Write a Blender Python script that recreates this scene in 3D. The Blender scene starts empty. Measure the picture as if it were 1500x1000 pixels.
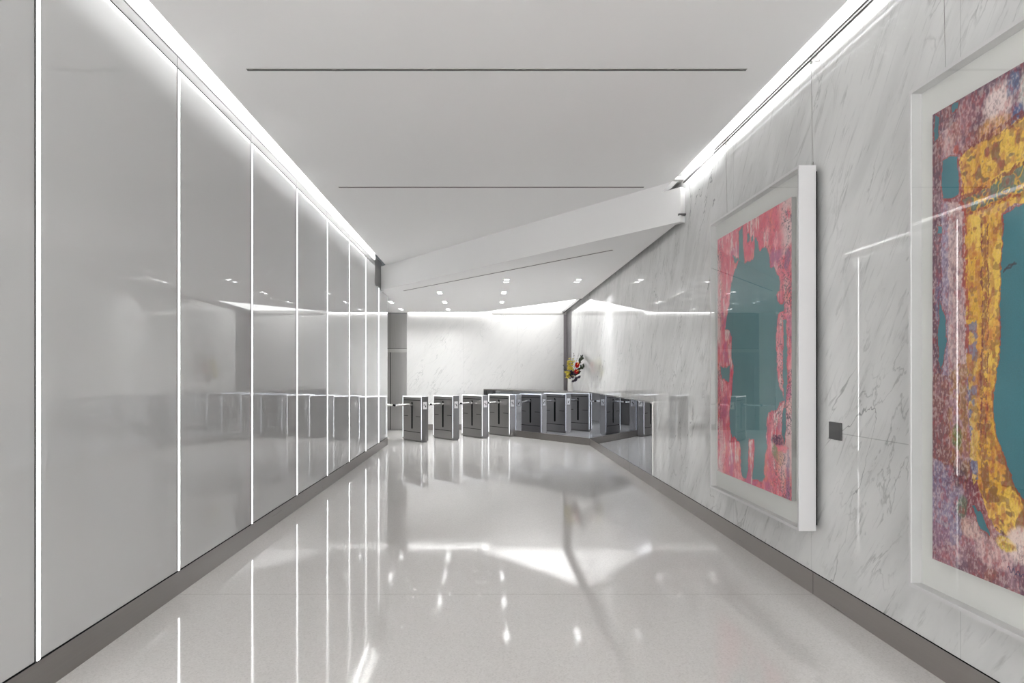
import bpy, bmesh, math, random
import numpy as np
from mathutils import Vector, Matrix, noise

random.seed(7)
scene = bpy.context.scene
COL = scene.collection
PI = math.pi

# ------------------------------------------------------------------ helpers
class MB:
    """collects shapes into one bmesh -> one mesh object"""
    def __init__(self):
        self.bm = bmesh.new()
    def box(self, x0, x1, y0, y1, z0, z1, M=None, bevel=0.0):
        t = bmesh.new()
        bmesh.ops.create_cube(t, size=1.0)
        for v in t.verts:
            v.co = Vector(((x0+x1)/2+v.co.x*(x1-x0), (y0+y1)/2+v.co.y*(y1-y0), (z0+z1)/2+v.co.z*(z1-z0)))
        if bevel > 0:
            bmesh.ops.bevel(t, geom=list(t.edges), offset=bevel, segments=2, affect='EDGES', profile=0.5)
        self._merge(t, M)
        return self
    def _merge(self, t, M=None):
        if M is not None:
            bmesh.ops.transform(t, matrix=M, verts=list(t.verts))
        me = bpy.data.meshes.new('tmp'); t.to_mesh(me); t.free()
        self.bm.from_mesh(me); bpy.data.meshes.remove(me)
    def prism(self, pts, z0, z1, M=None):
        """polygon (x,y) extruded z0..z1"""
        t = bmesh.new()
        a = [t.verts.new((p[0], p[1], z0)) for p in pts]
        b = [t.verts.new((p[0], p[1], z1)) for p in pts]
        t.faces.new(list(reversed(a))); t.faces.new(b)
        n = len(pts)
        for i in range(n):
            j = (i+1) % n
            t.faces.new((a[i], a[j], b[j], b[i]))
        bmesh.ops.recalc_face_normals(t, faces=list(t.faces))
        self._merge(t, M)
        return self
    def tube(self, path, r, seg=12, M=None, caps=True):
        t = bmesh.new()
        path = [Vector(p) for p in path]
        rs = r if isinstance(r, (list, tuple)) else [r]*len(path)
        rings = []
        for i, p in enumerate(path):
            if i == 0: d = path[1]-path[0]
            elif i == len(path)-1: d = path[-1]-path[-2]
            else: d = path[i+1]-path[i-1]
            d.normalize()
            up = Vector((0, 0, 1)) if abs(d.z) < 0.9 else Vector((1, 0, 0))
            s = d.cross(up).normalized(); u = s.cross(d).normalized()
            rings.append([t.verts.new(p + (s*math.cos(2*PI*k/seg)+u*math.sin(2*PI*k/seg))*rs[i]) for k in range(seg)])
        for i in range(len(rings)-1):
            for k in range(seg):
                t.faces.new((rings[i][k], rings[i][(k+1) % seg], rings[i+1][(k+1) % seg], rings[i+1][k]))
        if caps:
            t.faces.new(list(reversed(rings[0]))); t.faces.new(rings[-1])
        bmesh.ops.recalc_face_normals(t, faces=list(t.faces))
        self._merge(t, M)
        return self
    def lathe(self, prof, seg=32, M=None):
        t = bmesh.new(); rings = []
        for (r, z) in prof:
            rings.append([t.verts.new((r*math.cos(2*PI*k/seg), r*math.sin(2*PI*k/seg), z)) for k in range(seg)])
        for i in range(len(rings)-1):
            for k in range(seg):
                t.faces.new((rings[i][k], rings[i][(k+1) % seg], rings[i+1][(k+1) % seg], rings[i+1][k]))
        t.faces.new(list(reversed(rings[0]))); t.faces.new(rings[-1])
        bmesh.ops.recalc_face_normals(t, faces=list(t.faces))
        self._merge(t, M)
        return self
    def build(self, name, mat, parent=None, loc=None, smooth=False):
        me = bpy.data.meshes.new(name)
        self.bm.to_mesh(me); self.bm.free()
        me.materials.append(mat)
        if smooth:
            for p in me.polygons: p.use_smooth = True
            try: me.set_sharp_from_angle(angle=math.radians(40))
            except Exception: pass
        o = bpy.data.objects.new(name, me); COL.objects.link(o)
        if parent: o.parent = parent
        if loc: o.location = loc
        return o

def empty(name, loc, rz=0.0):
    o = bpy.data.objects.new(name, None); COL.objects.link(o)
    o.location = loc; o.rotation_euler = (0, 0, rz); o.empty_display_size = 0.1
    return o
def tag(o, label, cat, group=None):
    o['label'] = label; o['category'] = cat
    if group: o['group'] = group
    return o
def struct(o, label=None):
    o['kind'] = 'structure'
    return o

# ------------------------------------------------------------------ materials
def new_mat(name):
    m = bpy.data.materials.new(name); m.use_nodes = True
    nt = m.node_tree
    return m, nt, nt.nodes['Principled BSDF']
def pmat(name, col, rough=0.5, metal=0.0, ior=1.5, spec=0.5, bump=0.0, bscale=40.0, emis=None, estr=0.0, var=0.0):
    m, nt, b = new_mat(name)
    b.inputs['Base Color'].default_value = (*col, 1)
    b.inputs['Roughness'].default_value = rough
    b.inputs['Metallic'].default_value = metal
    b.inputs['IOR'].default_value = ior
    b.inputs['Specular IOR Level'].default_value = spec
    tc = nt.nodes.new('ShaderNodeTexCoord')
    if var > 0:
        n = nt.nodes.new('ShaderNodeTexNoise'); n.inputs['Scale'].default_value = bscale
        nt.links.new(tc.outputs['Object'], n.inputs['Vector'])
        mx = nt.nodes.new('ShaderNodeMixRGB'); mx.blend_type = 'MIX'
        mx.inputs['Color1'].default_value = (*[c*(1-var) for c in col], 1)
        mx.inputs['Color2'].default_value = (*[min(1, c*(1+var)) for c in col], 1)
        nt.links.new(n.outputs['Fac'], mx.inputs['Fac'])
        nt.links.new(mx.outputs['Color'], b.inputs['Base Color'])
    if bump > 0:
        n2 = nt.nodes.new('ShaderNodeTexNoise'); n2.inputs['Scale'].default_value = bscale
        nt.links.new(tc.outputs['Object'], n2.inputs['Vector'])
        bp = nt.nodes.new('ShaderNodeBump'); bp.inputs['Strength'].default_value = bump; bp.inputs['Distance'].default_value = 0.002
        nt.links.new(n2.outputs['Fac'], bp.inputs['Height']); nt.links.new(bp.outputs['Normal'], b.inputs['Normal'])
    if emis:
        b.inputs['Emission Color'].default_value = (*emis, 1); b.inputs['Emission Strength'].default_value = estr
    return m

def brushed(name, col, rough, axis='z', amt=0.12):
    """brushed stainless: fine grain stretched along one axis"""
    m, nt, b = new_mat(name)
    b.inputs['Metallic'].default_value = 1.0
    tc = nt.nodes.new('ShaderNodeTexCoord'); mp = nt.nodes.new('ShaderNodeMapping')
    mp.inputs['Scale'].default_value = {'z': (90, 90, 1.5), 'x': (1.5, 90, 90), 'y': (90, 0.8, 90)}[axis]
    n = nt.nodes.new('ShaderNodeTexNoise'); n.inputs['Scale'].default_value = 1.0; n.inputs['Detail'].default_value = 3
    nt.links.new(tc.outputs['Object'], mp.inputs['Vector']); nt.links.new(mp.outputs['Vector'], n.inputs['Vector'])
    mx = nt.nodes.new('ShaderNodeMixRGB')
    mx.inputs['Color1'].default_value = (*[c*(1-amt) for c in col], 1); mx.inputs['Color2'].default_value = (*[c*(1+amt) for c in col], 1)
    nt.links.new(n.outputs['Fac'], mx.inputs['Fac']); nt.links.new(mx.outputs['Color'], b.inputs['Base Color'])
    mr = nt.nodes.new('ShaderNodeMapRange'); mr.inputs['To Min'].default_value = rough*0.8; mr.inputs['To Max'].default_value = rough*1.2
    nt.links.new(n.outputs['Fac'], mr.inputs['Value']); nt.links.new(mr.outputs['Result'], b.inputs['Roughness'])
    return m

def emit_mat(name, col, s):
    m, nt, b = new_mat(name)
    b.inputs['Base Color'].default_value = (0.9, 0.9, 0.9, 1)
    b.inputs['Emission Color'].default_value = (*col, 1); b.inputs['Emission Strength'].default_value = s
    return m

def math_node(nt, op, a, b=None, c=None):
    n = nt.nodes.new('ShaderNodeMath'); n.operation = op
    for i, v in enumerate((a, b, c)):
        if v is None: continue
        if isinstance(v, (int, float)): n.inputs[i].default_value = v
        else: nt.links.new(v, n.inputs[i])
    return n.outputs[0]

def marble(name, facing, base=(0.79, 0.795, 0.79), vein=(0.36, 0.37, 0.37), rough=0.012, seams=(), amount=1.0, hseam=None):
    """polished white stone with diagonal grey veins. facing: 'right' (a=-y) or 'back' (a=x)"""
    m, nt, b = new_mat(name)
    L = nt.links.new
    tc = nt.nodes.new('ShaderNodeTexCoord'); sp = nt.nodes.new('ShaderNodeSeparateXYZ'); L(tc.outputs['Object'], sp.inputs[0])
    a = math_node(nt, 'MULTIPLY', sp.outputs['Y'], -1.0) if facing == 'right' else sp.outputs['X']
    z = sp.outputs['Z']
    s = math_node(nt, 'MULTIPLY', math_node(nt, 'ADD', math_node(nt, 'MULTIPLY', a, 0.85), math_node(nt, 'MULTIPLY', z, 1.15)), 0.7071)
    t = math_node(nt, 'MULTIPLY', math_node(nt, 'SUBTRACT', math_node(nt, 'MULTIPLY', z, 0.85), math_node(nt, 'MULTIPLY', a, 1.15)), 0.7071)
    def coords(ks, kt, off):
        c = nt.nodes.new('ShaderNodeCombineXYZ')
        L(math_node(nt, 'MULTIPLY', s, ks), c.inputs[0]); L(math_node(nt, 'MULTIPLY', t, kt), c.inputs[1]); c.inputs[2].default_value = off
        return c.outputs[0]
    def nz(vec, scale, det, dist=0.0, rgh=0.55):
        n = nt.nodes.new('ShaderNodeTexNoise'); n.inputs['Scale'].default_value = scale; n.inputs['Detail'].default_value = det
        n.inputs['Distortion'].default_value = dist; n.inputs['Roughness'].default_value = rgh
        L(vec, n.inputs['Vector']); return n.outputs['Fac']
    def ramp(v, lo, hi):
        r = nt.nodes.new('ShaderNodeMapRange'); r.inputs['From Min'].default_value = lo; r.inputs['From Max'].default_value = hi
        r.interpolation_type = 'SMOOTHSTEP'; L(v, r.inputs['Value']); return r.outputs['Result']
    # soft clouds along the grain
    cloud = ramp(nz(coords(0.7, 2.6, 1.0), 1.3, 6, 0.6), 0.35, 0.75)
    # fine streaks
    streak = ramp(nz(coords(2.2, 17.0, 4.0), 1.5, 7, 0.8, 0.62), 0.53, 0.76)
    # hairline veins : |noise-0.5| small
    vn = nz(coords(0.55, 1.5, 9.0), 1.1, 5, 0.5)
    hair = ramp(math_node(nt, 'ABSOLUTE', math_node(nt, 'SUBTRACT', vn, 0.5)), 0.0065, 0.0)
    gate = ramp(nz(coords(0.9, 0.9, 17.0), 0.9, 2), 0.47, 0.66)
    hair = math_node(nt, 'MULTIPLY', hair, gate)
    vn2 = nz(coords(0.9, 2.6, 23.0), 1.7, 5, 0.6)
    hair2 = math_node(nt, 'MULTIPLY', ramp(math_node(nt, 'ABSOLUTE', math_node(nt, 'SUBTRACT', vn2, 0.5)), 0.02, 0.0),
                      ramp(nz(coords(1.2, 1.2, 31.0), 1.4, 2), 0.45, 0.7))
    f = math_node(nt, 'ADD', math_node(nt, 'MULTIPLY', cloud, 0.16*amount), math_node(nt, 'MULTIPLY', streak, 0.30*amount))
    f = math_node(nt, 'ADD', f, math_node(nt, 'MULTIPLY', hair, 0.75*amount))
    f = math_node(nt, 'ADD', f, math_node(nt, 'MULTIPLY', hair2, 0.30*amount))
    # slab joints
    pos = sp.outputs['Y'] if facing == 'right' else sp.outputs['X']
    for q in seams:
        d = math_node(nt, 'ABSOLUTE', math_node(nt, 'SUBTRACT', pos, q))
        f = math_node(nt, 'ADD', f, math_node(nt, 'MULTIPLY', math_node(nt, 'LESS_THAN', d, 0.0022), 0.42))
    if hseam is not None:
        zz, lo, hi = hseam
        d = math_node(nt, 'LESS_THAN', math_node(nt, 'ABSOLUTE', math_node(nt, 'SUBTRACT', z, zz)), 0.0025)
        d = math_node(nt, 'MULTIPLY', d, math_node(nt, 'GREATER_THAN', pos, lo)); d = math_node(nt, 'MULTIPLY', d, math_node(nt, 'LESS_THAN', pos, hi))
        f = math_node(nt, 'ADD', f, math_node(nt, 'MULTIPLY', d, 0.5))
    f = math_node(nt, 'MINIMUM', f, 1.0)
    mx = nt.nodes.new('ShaderNodeMixRGB'); mx.inputs['Color1'].default_value = (*base, 1); mx.inputs['Color2'].default_value = (*vein, 1)
    L(f, mx.inputs['Fac']); L(mx.outputs['Color'], b.inputs['Base Color'])
    b.inputs['Roughness'].default_value = rough; b.inputs['IOR'].default_value = 1.55
    return m

def floor_mat():
    m, nt, b = new_mat('polished_terrazzo'); L = nt.links.new
    tc = nt.nodes.new('ShaderNodeTexCoord'); sp = nt.nodes.new('ShaderNodeSeparateXYZ'); L(tc.outputs['Object'], sp.inputs[0])
    vo = nt.nodes.new('ShaderNodeTexVoronoi'); vo.inputs['Scale'].default_value = 130.0; L(tc.outputs['Object'], vo.inputs['Vector'])
    r = nt.nodes.new('ShaderNodeValToRGB'); L(vo.outputs['Color'], r.inputs['Fac'])
    r.color_ramp.elements[0].position = 0.0; r.color_ramp.elements[0].color = (0.65, 0.632, 0.615, 1)
    r.color_ramp.elements[1].position = 1.0; r.color_ramp.elements[1].color = (0.80, 0.783, 0.765, 1)
    e = r.color_ramp.elements.new(0.3); e.color = (0.725, 0.708, 0.69, 1)
    n = nt.nodes.new('ShaderNodeTexNoise'); n.inputs['Scale'].default_value = 0.8; n.inputs['Detail'].default_value = 3; L(tc.outputs['Object'], n.inputs['Vector'])
    mx = nt.nodes.new('ShaderNodeMixRGB'); mx.blend_type = 'MULTIPLY'; mx.inputs['Fac'].default_value = 0.3
    r2 = nt.nodes.new('ShaderNodeValToRGB'); L(n.outputs['Fac'], r2.inputs['Fac'])
    r2.color_ramp.elements[0].color = (0.9, 0.885, 0.88, 1); r2.color_ramp.elements[1].color = (1, 1, 1, 1)
    L(r.outputs['Color'], mx.inputs['Color1']); L(r2.outputs['Color'], mx.inputs['Color2'])
    f = None
    for q in (-1.18, 4.523, 10.223):
        d = math_node(nt, 'LESS_THAN', math_node(nt, 'ABSOLUTE', math_node(nt, 'SUBTRACT', sp.outputs['Y'], q)), 0.003)
        f = d if f is None else math_node(nt, 'ADD', f, d)
    jm = nt.nodes.new('ShaderNodeMixRGB'); L(math_node(nt, 'MULTIPLY', f, 0.45), jm.inputs['Fac'])
    L(mx.outputs['Color'], jm.inputs['Color1']); jm.inputs['Color2'].default_value = (0.25, 0.23, 0.2, 1)
    L(jm.outputs['Color'], b.inputs['Base Color'])
    nb = nt.nodes.new('ShaderNodeTexNoise'); nb.inputs['Scale'].default_value = 2.6; nb.inputs['Detail'].default_value = 2; L(tc.outputs['Object'], nb.inputs['Vector'])
    bp = nt.nodes.new('ShaderNodeBump'); bp.inputs['Strength'].default_value = 0.2; bp.inputs['Distance'].default_value = 0.003
    L(nb.outputs['Fac'], bp.inputs['Height']); L(bp.outputs['Normal'], b.inputs['Normal'])
    b.inputs['Roughness'].default_value = 0.06; b.inputs['IOR'].default_value = 1.7
    return m

def clear_mat(name):
    """thin clear acrylic: surface reflection by angle on the outer side, nothing on the inner side"""
    m, nt, b = new_mat(name); nt.nodes.remove(b); L = nt.links.new
    out = nt.nodes['Material Output']
    tr = nt.nodes.new('ShaderNodeBsdfTransparent'); tr.inputs['Color'].default_value = (0.985, 0.99, 0.985, 1)
    gl = nt.nodes.new('ShaderNodeBsdfGlossy'); gl.inputs['Roughness'].default_value = 0.0; gl.inputs['Color'].default_value = (1, 1, 1, 1)
    lw = nt.nodes.new('ShaderNodeLayerWeight'); lw.inputs['Blend'].default_value = 0.5
    g = nt.nodes.new('ShaderNodeNewGeometry')
    f = math_node(nt, 'ADD', math_node(nt, 'MULTIPLY', math_node(nt, 'POWER', lw.outputs['Facing'], 5.0), 0.93), 0.07)
    f = math_node(nt, 'MULTIPLY', f, math_node(nt, 'SUBTRACT', 1.0, g.outputs['Backfacing']))
    mx = nt.nodes.new('ShaderNodeMixShader')
    L(f, mx.inputs[0]); L(tr.outputs[0], mx.inputs[1]); L(gl.outputs[0], mx.inputs[2])
    L(mx.outputs[0], out.inputs['Surface'])
    return m

M_FLOOR = floor_mat()
SEAMS_R = [4.55+1.425*k for k in range(-6, 10)]
M_MARB_R = marble('polished_marble_side', 'right', amount=1.7, seams=SEAMS_R, hseam=(1.094, 3.2, 4.18))
M_MARB_B = marble('polished_marble_back', 'back', base=(0.74, 0.738, 0.73), rough=0.3, seams=(-0.55, 0.87), amount=0.62)
M_GLASS_W = pmat('back_painted_white_glass', (0.545, 0.55, 0.55), rough=0.003, ior=1.85)
M_CEIL = pmat('white_ceiling_paint', (0.87, 0.868, 0.868), rough=0.85, spec=0.2, bump=0.02, bscale=60)
M_COVE = pmat('white_cove_paint', (0.86, 0.86, 0.85), rough=0.8, spec=0.2)
M_WALLP = pmat('white_wall_paint', (0.74, 0.74, 0.72), rough=0.7, spec=0.3, bump=0.02)
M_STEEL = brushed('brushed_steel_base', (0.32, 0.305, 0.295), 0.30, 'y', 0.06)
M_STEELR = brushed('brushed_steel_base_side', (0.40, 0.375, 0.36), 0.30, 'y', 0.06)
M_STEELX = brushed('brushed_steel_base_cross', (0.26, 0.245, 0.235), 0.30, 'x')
M_STEELV = brushed('brushed_steel_vertical', (0.33, 0.325, 0.32), 0.32, 'z')
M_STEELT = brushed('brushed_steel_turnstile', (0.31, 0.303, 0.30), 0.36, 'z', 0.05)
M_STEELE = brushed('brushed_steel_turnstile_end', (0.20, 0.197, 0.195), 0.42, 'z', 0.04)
M_LINT = brushed('brushed_steel_lintel', (0.46, 0.455, 0.45), 0.32, 'x')
M_CORN = brushed('dark_steel_corner', (0.15, 0.14, 0.145), 0.35, 'z')
M_CHROME = pmat('polished_chrome', (0.78, 0.78, 0.78), rough=0.09, metal=1.0)
M_ALU = pmat('anodised_aluminium', (0.42, 0.41, 0.40), rough=0.25, metal=1.0)
M_RAIL = pmat('rail_steel', (0.2, 0.2, 0.2), rough=0.2, metal=1.0)
M_BAND = pmat('pale_band_metal', (0.085, 0.084, 0.082), rough=0.5, metal=0.2)
M_BAFFLE = pmat('downlight_baffle', (0.03, 0.03, 0.03), rough=0.6)
M_DARK = pmat('dark_metal_trim', (0.10, 0.098, 0.10), rough=0.4, metal=0.6)
M_GREYT = pmat('grey_metal_trim', (0.42, 0.41, 0.40), rough=0.45, metal=0.3)
M_BLACK = pmat('matt_black', (0.006, 0.006, 0.007), rough=0.8, spec=0.12)
M_MIRROR = pmat('tinted_mirror_glass', (0.47, 0.49, 0.53), rough=0.008, metal=1.0)
M_WHITE = pmat('white_lacquer', (0.66, 0.655, 0.66), rough=0.35)
M_MATB = pmat('white_mat_board', (0.84, 0.835, 0.82), rough=0.9, spec=0.1)
M_SIDE = pmat('canvas_edge', (0.45, 0.44, 0.43), rough=0.8)
M_CLEAR = clear_mat('clear_acrylic')
M_STRIP = emit_mat('led_strip_diffuser', (1.0, 1.0, 0.99), 2.2)
M_LED = emit_mat('cove_led', (1.0, 1.0, 1.0), 16.0)
M_DOWN = emit_mat('downlight_lens', (0.99, 0.995, 1.0), 200.0)
M_PANEL = emit_mat('luminous_ceiling', (1.0, 1.0, 0.99), 0.9)
M_WASH = emit_mat('wall_wash_lens', (1.0, 1.0, 0.99), 3.5)
M_FILL = emit_mat('fill_light_glass', (1.0, 0.995, 0.99), 2.8)  # glow of the added fill-light panes behind the camera
M_EDGE = emit_mat('turnstile_edge_led', (0.93, 0.95, 1.0), 0.55)
M_GREYP = pmat('grey_plastic', (0.085, 0.085, 0.085), rough=0.45)
M_VASE = pmat('white_ceramic', (0.78, 0.77, 0.75), rough=0.25)
M_RED = pmat('red_petal', (0.62, 0.01, 0.012), rough=0.3, var=0.15, bscale=30)
M_YEL = pmat('yellow_petal', (0.62, 0.52, 0.07), rough=0.5, var=0.25, bscale=60)
M_SPAD = pmat('yellow_spadix', (0.75, 0.5, 0.12), rough=0.5)
M_LEAF = pmat('dark_leaf', (0.03, 0.05, 0.02), rough=0.45, var=0.3, bscale=30)
M_TWIG = pmat('brown_twig', (0.10, 0.07, 0.05), rough=0.7)
M_PURP = pmat('purple_leaf', (0.06, 0.045, 0.08), rough=0.5, var=0.3, bscale=30)

# ------------------------------------------------------------------ dimensions
H = 1.45                      # camera height
XL, XR = -2.026, 2.18         # hall walls
ZC1 = H+2.12                  # hall ceiling
ZC2 = H+1.66                  # lower lobby ceiling
EL, ER = -1.90, 2.058         # ceiling edges (cove lips)
YB = 18.10                    # back wall
YN = -5.0                     # wall behind the camera
BB = 0.152                    # base height
WEND = 14.28                  # end of the glass wall
d = Vector((0.571, -0.821)).normalized(); nrm = Vector((-d.y, d.x))
RZ = math.atan2(d.y, d.x)
slope = d.y/d.x
def soff(x): return 7.38 + (x-2.12)*slope          # soffit line y at x
def tri(x): return 14.76 + (x-2.147)*slope          # far edge of the lower ceiling
DY0 = 14.10
def desk(x): return DY0 + (x-XR)*slope              # desk front line

# ------------------------------------------------------------------ setting
struct(MB().box(-5.2, 2.4, YN-0.2, YB+0.2, -0.2, 0).build('floor', M_FLOOR))
struct(MB().box(XR, XR+0.2, YN-0.2, YB+0.2, 0, ZC1+0.3).build('wall_right', M_MARB_R))
struct(MB().box(-2.054, XR, YB, YB+0.2, 0, ZC2+0.25).build('wall_back', M_MARB_B))
b = MB().box(XL-0.25, XL, YN, 12.62, 0, ZC1-0.094)
b.box(XL-0.25, XL, 12.62, WEND, 0, ZC2+0.018)
b.build('wall_left', M_GLASS_W); struct(bpy.data.objects['wall_left'])
b = MB().box(XL-0.25, XL+0.004, YN, 12.62, ZC1+0.001, ZC1+0.16)
o = struct(b.build('wall_cove', M_COVE))
struct(MB().box(-5.2, XL-0.25, WEND-0.2, WEND, 0, ZC2+0.1).build('wall_side', M_WALLP))
struct(MB().box(-5.2, -5.0, WEND, YB, 0, ZC2+0.1).build('wall_end', M_WALLP))
struct(MB().box(-5.0, -3.2, YB, YB+0.2, 0, ZC2+0.25).build('wall_far', M_MARB_B))
b = MB()
b.box(XL-0.25, XL+0.2, YN-0.2, YN, 0, ZC1+0.3); b.box(XR-0.2, XR, YN-0.2, YN, 0, ZC1+0.3); b.box(XL+0.2, XR-0.2, YN-0.2, YN, 3.3, ZC1+0.3)
struct(b.build('wall_front', M_WALLP))
# added glazed front, unseen behind the camera: its glowing panes give fill light
wn = struct(empty('fill_window_1', (0.077, YN-0.1, 0)))
for i in range(3):
    xa = -1.9+i*1.27
    MB().box(xa+0.03, xa+1.24, -0.01, 0.01, 0.05, 3.27).build('fill_pane', M_FILL, wn)
b = MB()
for i in range(4): b.box(-1.9+i*1.27-0.03, -1.9+i*1.27+0.03, -0.03, 0.03, 0, 3.3)
b.box(-1.9, 1.91, -0.03, 0.03, 0, 0.05); b.box(-1.9, 1.91, -0.03, 0.03, 3.27, 3.3)
b.build('fill_window_frame', M_DARK, wn)

# hall ceiling: slab with a lip on both sides, cove recesses above
b = MB()
b.prism([(EL, YN), (ER, YN), (ER, 8.15), (1.2, soff(1.2)+0.5), (EL, soff(EL)+0.2)], ZC1, ZC1+0.012)
b.prism([(EL+0.2, YN), (ER-0.2, YN), (ER-0.2, 8.2), (EL+0.2, soff(EL+0.2)+0.3)], ZC1+0.012, ZC1+0.16)
struct(b.build('ceiling', M_CEIL))
b = MB()
b.box(XL, EL+0.25, YN, 13.4, ZC1+0.155, ZC1+0.2)
b.box(ER-0.25, XR, YN, 8.3, ZC1+0.155, ZC1+0.2)
struct(b.build('ceiling_cove', M_COVE))
# soffit (vertical step on the diagonal) with a notch at its right end
Ls = (Vector((2.12, soff(2.12)))-Vector((XL, soff(XL)))).length
Ms = Matrix.Translation((2.12, soff(2.12), 0)) @ Matrix.Rotation(math.atan2(-d.y, -d.x), 4, 'Z') @ Matrix.Rotation(PI/2, 4, 'X')
prof = [(0, ZC2), (Ls-0.01, ZC2), (Ls-0.01, ZC1+0.006), (0.109, ZC1+0.006), (0.262, ZC1-0.085), (0, ZC1-0.085)]
b = MB().prism(prof, 0.0, 0.08, Ms)
struct(b.build('ceiling_step', M_CEIL))
# lower lobby ceiling
b = MB().prism([(2.11, soff(2.11)+0.1395), (2.11, tri(2.11)), (-0.176, YB), (-5.0, YB), (-5.0, WEND), (XL, WEND), (XL, soff(XL)+0.1395)], ZC2, ZC2+0.06)
lob = struct(b.build('ceiling_lobby', M_CEIL))
# dark reveals
struct(MB().box(2.10, XR, soff(2.12), YB, ZC2+0.07, ZC2+0.09).build('trim_1', M_DARK))
struct(MB().box(ER, XR, 7.46, 8.3, ZC1+0.02, ZC1+0.05).build('trim_2', M_WALLP))
struct(MB().box(XL-0.1, XL-0.004, 12.62, 13.5, ZC2+0.018, ZC1+0.1).build('trim_3', M_STEELV))
# band over the glass: pale strip between two dark lines
struct(MB().box(XL-0.2, XL-0.003, YN, 12.62, ZC1-0.094, ZC1-0.086).build('trim_4', M_BLACK))
b = MB()
ys = [YN]+[3.10-0.02+1.425*k for k in range(-5, 7)]+[12.62]
for y0, y1 in zip(ys[:-1], ys[1:]):
    b.box(XL-0.1, XL, y0+0.003, y1-0.003, ZC1-0.086, ZC1-0.014)
struct(b.build('trim_5', M_BAND))
struct(MB().box(XL-0.1, XL+0.004, YN, 12.62, ZC1-0.014, ZC1+0.001).build('trim_6', M_DARK))
struct(MB().box(XR-0.006, XR, YN, 7.46, ZC1-0.022, ZC1-0.002).build('trim_7', M_DARK))
struct(MB().box(XL-0.2, XL+0.002, YN, WEND, BB, BB+0.008).build('trim_8', M_BLACK))
# metal bases
struct(MB().box(XL-0.2, XL+0.003, YN, WEND+0.002, 0, BB).build('baseboard_left', M_STEEL))
b = MB()
ysb = [YN, -1.18, 4.523, 10.223, DY0-0.01]
for y0, y1 in zip(ysb[:-1], ysb[1:]):
    b.box(XR-0.003, XR, y0+0.003, y1-0.003, 0, BB-0.006)
struct(b.build('baseboard_right', M_STEELR))
struct(MB().box(XR-0.002, XR, YN, DY0-0.01, 0, BB).build('trim_9', M_BLACK))
struct(MB().box(-2.054, XR, YB-0.01, YB, 0, BB).build('baseboard_back', M_STEELX))
# metal corner panels beside the desk
struct(MB().box(XR-0.006, XR, 17.1, YB, 0, ZC2).build('trim_10', M_CORN))
struct(MB().box(2.10, XR, YB-0.012, YB, 0, ZC2).build('trim_11', M_CORN))
struct(MB().box(0.2, XR, YB-0.015, YB, ZC2-0.05, ZC2).build('trim_12', M_GREYT))
struct(MB().prism([(2.07, tri(2.07)), (2.115, tri(2.115)), (2.115, YB), (2.07, YB)], ZC2-0.012, ZC2+0.05).build('trim_13', M_DARK))

# elevator doors in the back wall
el = struct(empty('door_1', (-2.63, YB, 0)))
MB().box(-0.57, 0.576, -0.03, 0.2, 2.16, ZC2-0.02).build('transom_panel', M_STEELV, el)
b = MB().box(-0.57, 0.576, -0.05, 0.2, 2.06, 2.15); b.build('lintel', M_LINT, el)
MB().box(-0.57, 0.576, -0.02, 0.2, 2.15, 2.16).build('lintel_groove', M_BLACK, el)
MB().box(0.128, 0.132, -0.034, -0.02, 2.16, ZC2-0.02).build('transom_seam', M_BLACK, el)
MB().box(-0.57, -0.46, -0.05, 0.2, 0.0, 2.06).build('jamb', M_STEELV, el)
MB().box(0.566, 0.576, -0.05, 0.2, 0.0, 2.06).build('jamb', M_STEELV, el)
MB().box(-0.46, 0.130, 0.0, 0.04, 0.005, 2.06).build('door_panel', M_STEELV, el)
MB().box(0.148, 0.566, 0.0, 0.04, 0.005, 2.06).build('door_panel', M_STEELV, el)
MB().box(0.130, 0.148, -0.001, 0.05, 0.0, 2.06).build('door_gap', M_BLACK, el)
MB().box(-0.57, 0.576, -0.06, 0.0, 0.0, 0.012).build('door_sill', M_DARK, el)

# ------------------------------------------------------------------ lights
def led(name, x0, x1, y0, y1, label):
    o = empty(name, ((x0+x1)/2, (y0+y1)/2, ZC1+0.145))
    hx, hy = (x1-x0)/2, (y1-y0)/2
    MB().box(-hx-0.006, hx+0.006, -hy, hy, 0.004, 0.010).build('housing', M_ALU, o)
    MB().box(-hx, hx, -hy, hy, -0.004, 0.004).build('diffuser', M_LED, o)
    return tag(o, label, 'light')
led('cove_light', -1.855, -1.838, YN+0.1, 12.9, 'white cove light glowing along the ceiling edge above the glass wall')
led('cove_light', 1.973, 1.993, YN+0.1, 7.4, 'white cove light glowing along the ceiling edge above the marble wall with the artworks')
tag(MB().prism([(-0.10, YB-0.02), (2.09, tri(2.09)+0.06), (2.09, YB-0.02)], ZC2+0.055, ZC2+0.07).build('luminous_ceiling_panel', M_PANEL),
    'bright triangular ceiling light over the reception desk corner', 'ceiling light')
tag(MB().box(-2.0, 0.1, YB-0.055, YB-0.015, ZC2-0.006, ZC2+0.0).build('wall_wash_light', M_WASH), 'slim light slot along the ceiling at the marble back wall', 'light')

ordn = ['first', 'second', 'third', 'fourth', 'fifth', 'sixth', 'seventh', 'eighth']
for k in range(8):
    y = 3.095+1.425*k
    top = ZC1-0.11 if k < 7 else ZC2+0.012
    o = empty('light_strip', (XL, y, 0))
    MB().box(-0.004, 0.007, -0.0115, 0.0115, BB+0.006, top, bevel=0.003).build('diffuser', M_STRIP, o)
    MB().box(-0.004, 0.004, -0.0225, -0.0125, BB+0.008, top+0.02).build('seam_profile', M_DARK, o)
    where = {0: 'nearest the camera', 7: 'shorter and last, beside the turnstiles'}.get(k, ordn[k]+' from the camera')
    tag(o, 'vertical white light strip in the glass wall, '+where, 'light', 'vertical light strips of the glass wall')

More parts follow.
